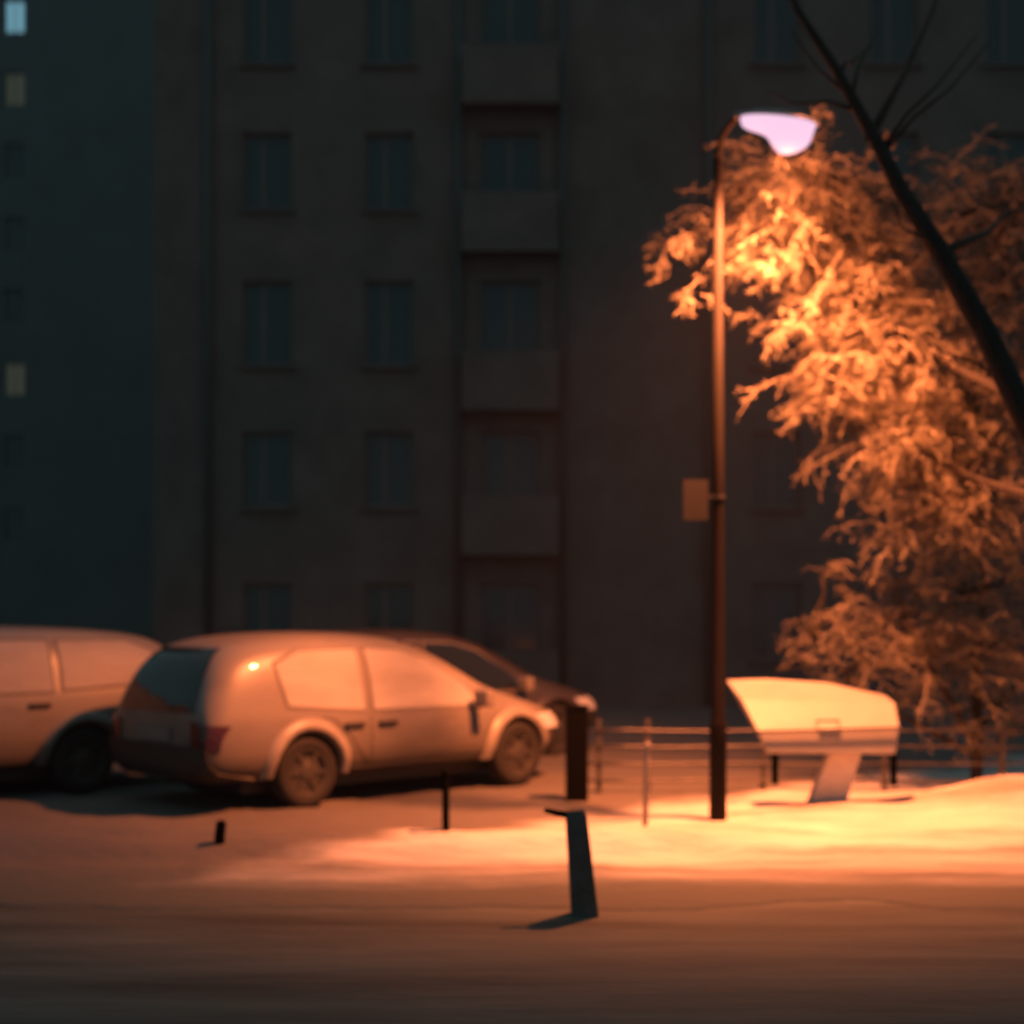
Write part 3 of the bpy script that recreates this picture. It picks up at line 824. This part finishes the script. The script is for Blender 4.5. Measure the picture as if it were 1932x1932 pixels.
def C(x, y, D, rx, ry, rz, num, ln): return (P(x, y, D), (rx, ry, rz), num, ln)
tb = P(2200, 0, 9.2)
def LM(x, y): return P(x, y, 9.0)
limb = [(tb.x - 0.05, 9.2, 2.0), LM(2020, 950), LM(1930, 775), LM(1855, 615), LM(1780, 475), LM(1705, 355), LM(1640, 262), LM(1570, 130), LM(1500, 10), LM(1440, -120)]
lr = random.Random(3)
def twiggy(pts, n):
    out = []
    for q in range(n):
        k = lr.randrange(2, len(pts) - 1); p = pts[k].lerp(pts[k + 1], lr.random()) if k + 1 < len(pts) else pts[k]
        dv = Vector((lr.uniform(-0.7, 0.9), lr.uniform(-0.4, 0.6), lr.uniform(0.1, 0.9)))
        out.append(([p, p + dv * 0.25 + Vector((0, 0, 0.04)), p + dv * 0.55, p + dv * 0.9 + Vector((lr.uniform(-0.1, 0.1), 0, 0.05))], 0.016, 0.004))
    return out
limb = [Vector(p) + (Vector((lr.uniform(-0.035, 0.035), 0, lr.uniform(-0.03, 0.03))) if 0 < i else Vector((0, 0, 0))) for i, p in enumerate(limb)]
tree('leafy_tree', 'drooping leafy tree lit orange by the street lamp, with one dark slanting limb', 'tree',
     [(tb.x, 9.2, -0.1), (tb.x + 0.02, 9.2, 1.0), (tb.x - 0.02, 9.2, 2.0), (tb.x + 0.1, 9.3, 3.6), (tb.x + 0.15, 9.5, 5.4), (tb.x + 0.05, 9.7, 7.4)], [0.24, 0.20, 0.18, 0.15, 0.11, 0.05],
     [(limb, 0.105, 0.012),
      ([LM(1930, 775), P(1900, 740, 10.6), P(1800, 690, 11.6), P(1680, 600, 12.0), P(1590, 480, 12.1), P(1500, 400, 12.0), P(1420, 350, 12.0)], 0.045, 0.012),
      ([LM(2020, 950), P(1930, 930, 10.9), P(1830, 900, 11.8), P(1720, 830, 12.2), P(1600, 760, 12.3)], 0.045, 0.012),
      ([LM(1640, 262), P(1700, 150, 9.6), P(1760, 20, 10.2), P(1800, -120, 11)], 0.03, 0.01),
      ([LM(1780, 475), P(1860, 440, 10.4), P(1900, 400, 11.6), P(1960, 390, 12.4)], 0.035, 0.012)] + twiggy(limb, 9),
     [C(1480, 335, 11.7, 0.34, 0.3, 0.22, 60, 0.36), C(1560, 350, 11.8, 0.34, 0.3, 0.22, 60, 0.38), C(1490, 390, 12.0, 0.34, 0.35, 0.28, 70, 0.42), C(1550, 430, 12.1, 0.36, 0.4, 0.34, 90, 0.42), C(1440, 345, 11.9, 0.26, 0.3, 0.16, 30, 0.34), C(1460, 470, 12.0, 0.34, 0.3, 0.16, 40, 0.32),
      C(1395, 430, 12.0, 0.34, 0.25, 0.22, 26, 0.36), C(1300, 440, 11.8, 0.24, 0.2, 0.12, 12, 0.36), C(1320, 520, 11.8, 0.24, 0.2, 0.14, 12, 0.34), C(1480, 610, 12.0, 0.26, 0.3, 0.12, 16, 0.34),
      C(1630, 440, 12.2, 0.34, 0.4, 0.32, 85, 0.42), C(1610, 560, 12.2, 0.36, 0.4, 0.26, 70, 0.42), C(1660, 600, 12.3, 0.46, 0.5, 0.36, 130, 0.5), C(1720, 670, 12.3, 0.46, 0.5, 0.36, 130, 0.5), C(1570, 690, 12.2, 0.32, 0.4, 0.24, 55, 0.42),
      C(1620, 740, 12.3, 0.36, 0.4, 0.2, 55, 0.42), C(1730, 810, 12.4, 0.5, 0.5, 0.34, 130, 0.5), C(1810, 860, 12.4, 0.5, 0.5, 0.36, 130, 0.5), C(1860, 960, 12.4, 0.44, 0.5, 0.36, 90, 0.5), C(1740, 950, 12.4, 0.38, 0.4, 0.28, 70, 0.45),
      C(1830, 400, 12.3, 0.44, 0.4, 0.30, 110, 0.45), C(1910, 420, 12.3, 0.44, 0.4, 0.34, 110, 0.45), C(1880, 560, 12.3, 0.36, 0.4, 0.32, 80, 0.45), C(1960, 620, 12.2, 0.4, 0.5, 0.5, 80, 0.5),
      C(1920, 760, 12.2, 0.38, 0.4, 0.34, 70, 0.45), C(1820, 740, 12.4, 0.4, 0.4, 0.3, 70, 0.45)],
     11, M['leaf'], 0.062, 0.24, 42)

sb = P(1840, 0, 13.4)
tree('garden_shrub', 'tall loose shrub growing behind the low railing at the right edge', 'shrub',
     [(sb.x, 13.4, -0.1), (sb.x + 0.03, 13.4, 0.6), (sb.x - 0.03, 13.42, 1.3)], [0.06, 0.05, 0.03],
     [([(sb.x, 13.4, 0.4), P(1780, 1300, 13.3), P(1720, 1200, 13.2), P(1690, 1090, 13.2)], 0.035, 0.01),
      ([(sb.x, 13.4, 0.6), P(1850, 1230, 13.3), P(1860, 1100, 13.2), P(1840, 1020, 13.2)], 0.035, 0.01),
      ([(sb.x, 13.4, 0.5), P(1930, 1280, 13.3), P(1980, 1150, 13.3)], 0.03, 0.01),
      ([(sb.x, 13.4, 0.3), P(1700, 1350, 13.2), P(1600, 1280, 13.2), P(1530, 1200, 13.1)], 0.03, 0.008)],
     [C(1700, 1150, 13.2, 0.5, 0.4, 0.34, 60, 0.5), C(1620, 1230, 13.2, 0.4, 0.4, 0.24, 36, 0.45), C(1820, 1120, 13.2, 0.55, 0.4, 0.40, 110, 0.5), C(1760, 1230, 13.2, 0.5, 0.4, 0.30, 80, 0.5),
      C(1900, 1220, 13.2, 0.5, 0.4, 0.36, 55, 0.5), C(1930, 1080, 13.2, 0.4, 0.4, 0.34, 36, 0.5), C(1850, 1330, 13.3, 0.6, 0.3, 0.22, 40, 0.4), C(1540, 1180, 13.1, 0.18, 0.3, 0.16, 6, 0.35),
      C(1560, 1080, 13.1, 0.16, 0.2, 0.12, 5, 0.35), C(1950, 1360, 13.2, 0.4, 0.3, 0.2, 30, 0.4)],
     23, M['leaf_bush'], 0.062, 0.16, 34)

# ------------------------------------------------------------------ night air
bm = bmesh.new(); box(bm, -112, 112, -27, 112, -1.3, 36)
hz = bpy.data.materials.new('night_haze'); hz.use_nodes = True
nt = hz.node_tree
for n in list(nt.nodes):
    if n.type == 'BSDF_PRINCIPLED': nt.nodes.remove(n)
pv = nt.nodes.new('ShaderNodeVolumePrincipled')
pv.inputs['Color'].default_value = (0.9, 0.9, 0.9, 1); pv.inputs['Density'].default_value = 0.0009
pv.inputs['Anisotropy'].default_value = 0.2
nt.links.new(pv.outputs[0], nt.nodes['Material Output'].inputs['Volume'])
tag(obj('haze', bm, hz), kind='stuff')

# ------------------------------------------------------------------ sky
w = bpy.data.worlds.new('World'); scene.world = w; w.use_nodes = True
nt = w.node_tree; bg = nt.nodes['Background']
sk = nt.nodes.new('ShaderNodeTexSky'); sk.sky_type = 'NISHITA'; sk.sun_disc = False
sk.sun_elevation = R(-4); sk.sun_rotation = R(200)
mx = nt.nodes.new('ShaderNodeMix'); mx.data_type = 'RGBA'
mx.inputs['Factor'].default_value = 0.85
mx.inputs['B'].default_value = (0.74, 1.25, 1.36, 1)       # the town's teal night glow
nt.links.new(sk.outputs[0], mx.inputs['A'])
nt.links.new(mx.outputs['Result'], bg.inputs['Color'])
bg.inputs['Strength'].default_value = 0.14

# ------------------------------------------------------------------ camera and render
cd = bpy.data.cameras.new('camera'); cam = bpy.data.objects.new('camera', cd); COL.objects.link(cam)
cam.location = (0, 0, CAM_H); cam.rotation_euler = (R(90), 0, 0)
cd.lens = 50; cd.sensor_width = 36; cd.shift_y = 0.103; cd.clip_end = 500; cd.clip_start = 0.05
cd.dof.use_dof = True; cd.dof.focus_distance = 4.4; cd.dof.aperture_fstop = 1.4
scene.camera = cam
scene.view_settings.view_transform = 'Standard'; scene.view_settings.look = 'None'
scene.view_settings.exposure = 0; scene.view_settings.gamma = 1
scene.render.engine = 'CYCLES'
cy = scene.cycles
cy.use_denoising = True
cy.max_bounces = 6; cy.diffuse_bounces = 3; cy.glossy_bounces = 3; cy.transmission_bounces = 3; cy.volume_bounces = 0
cy.sample_clamp_indirect = 4.0; cy.volume_step_rate = 4
cy.caustics_reflective = False; cy.caustics_refractive = False
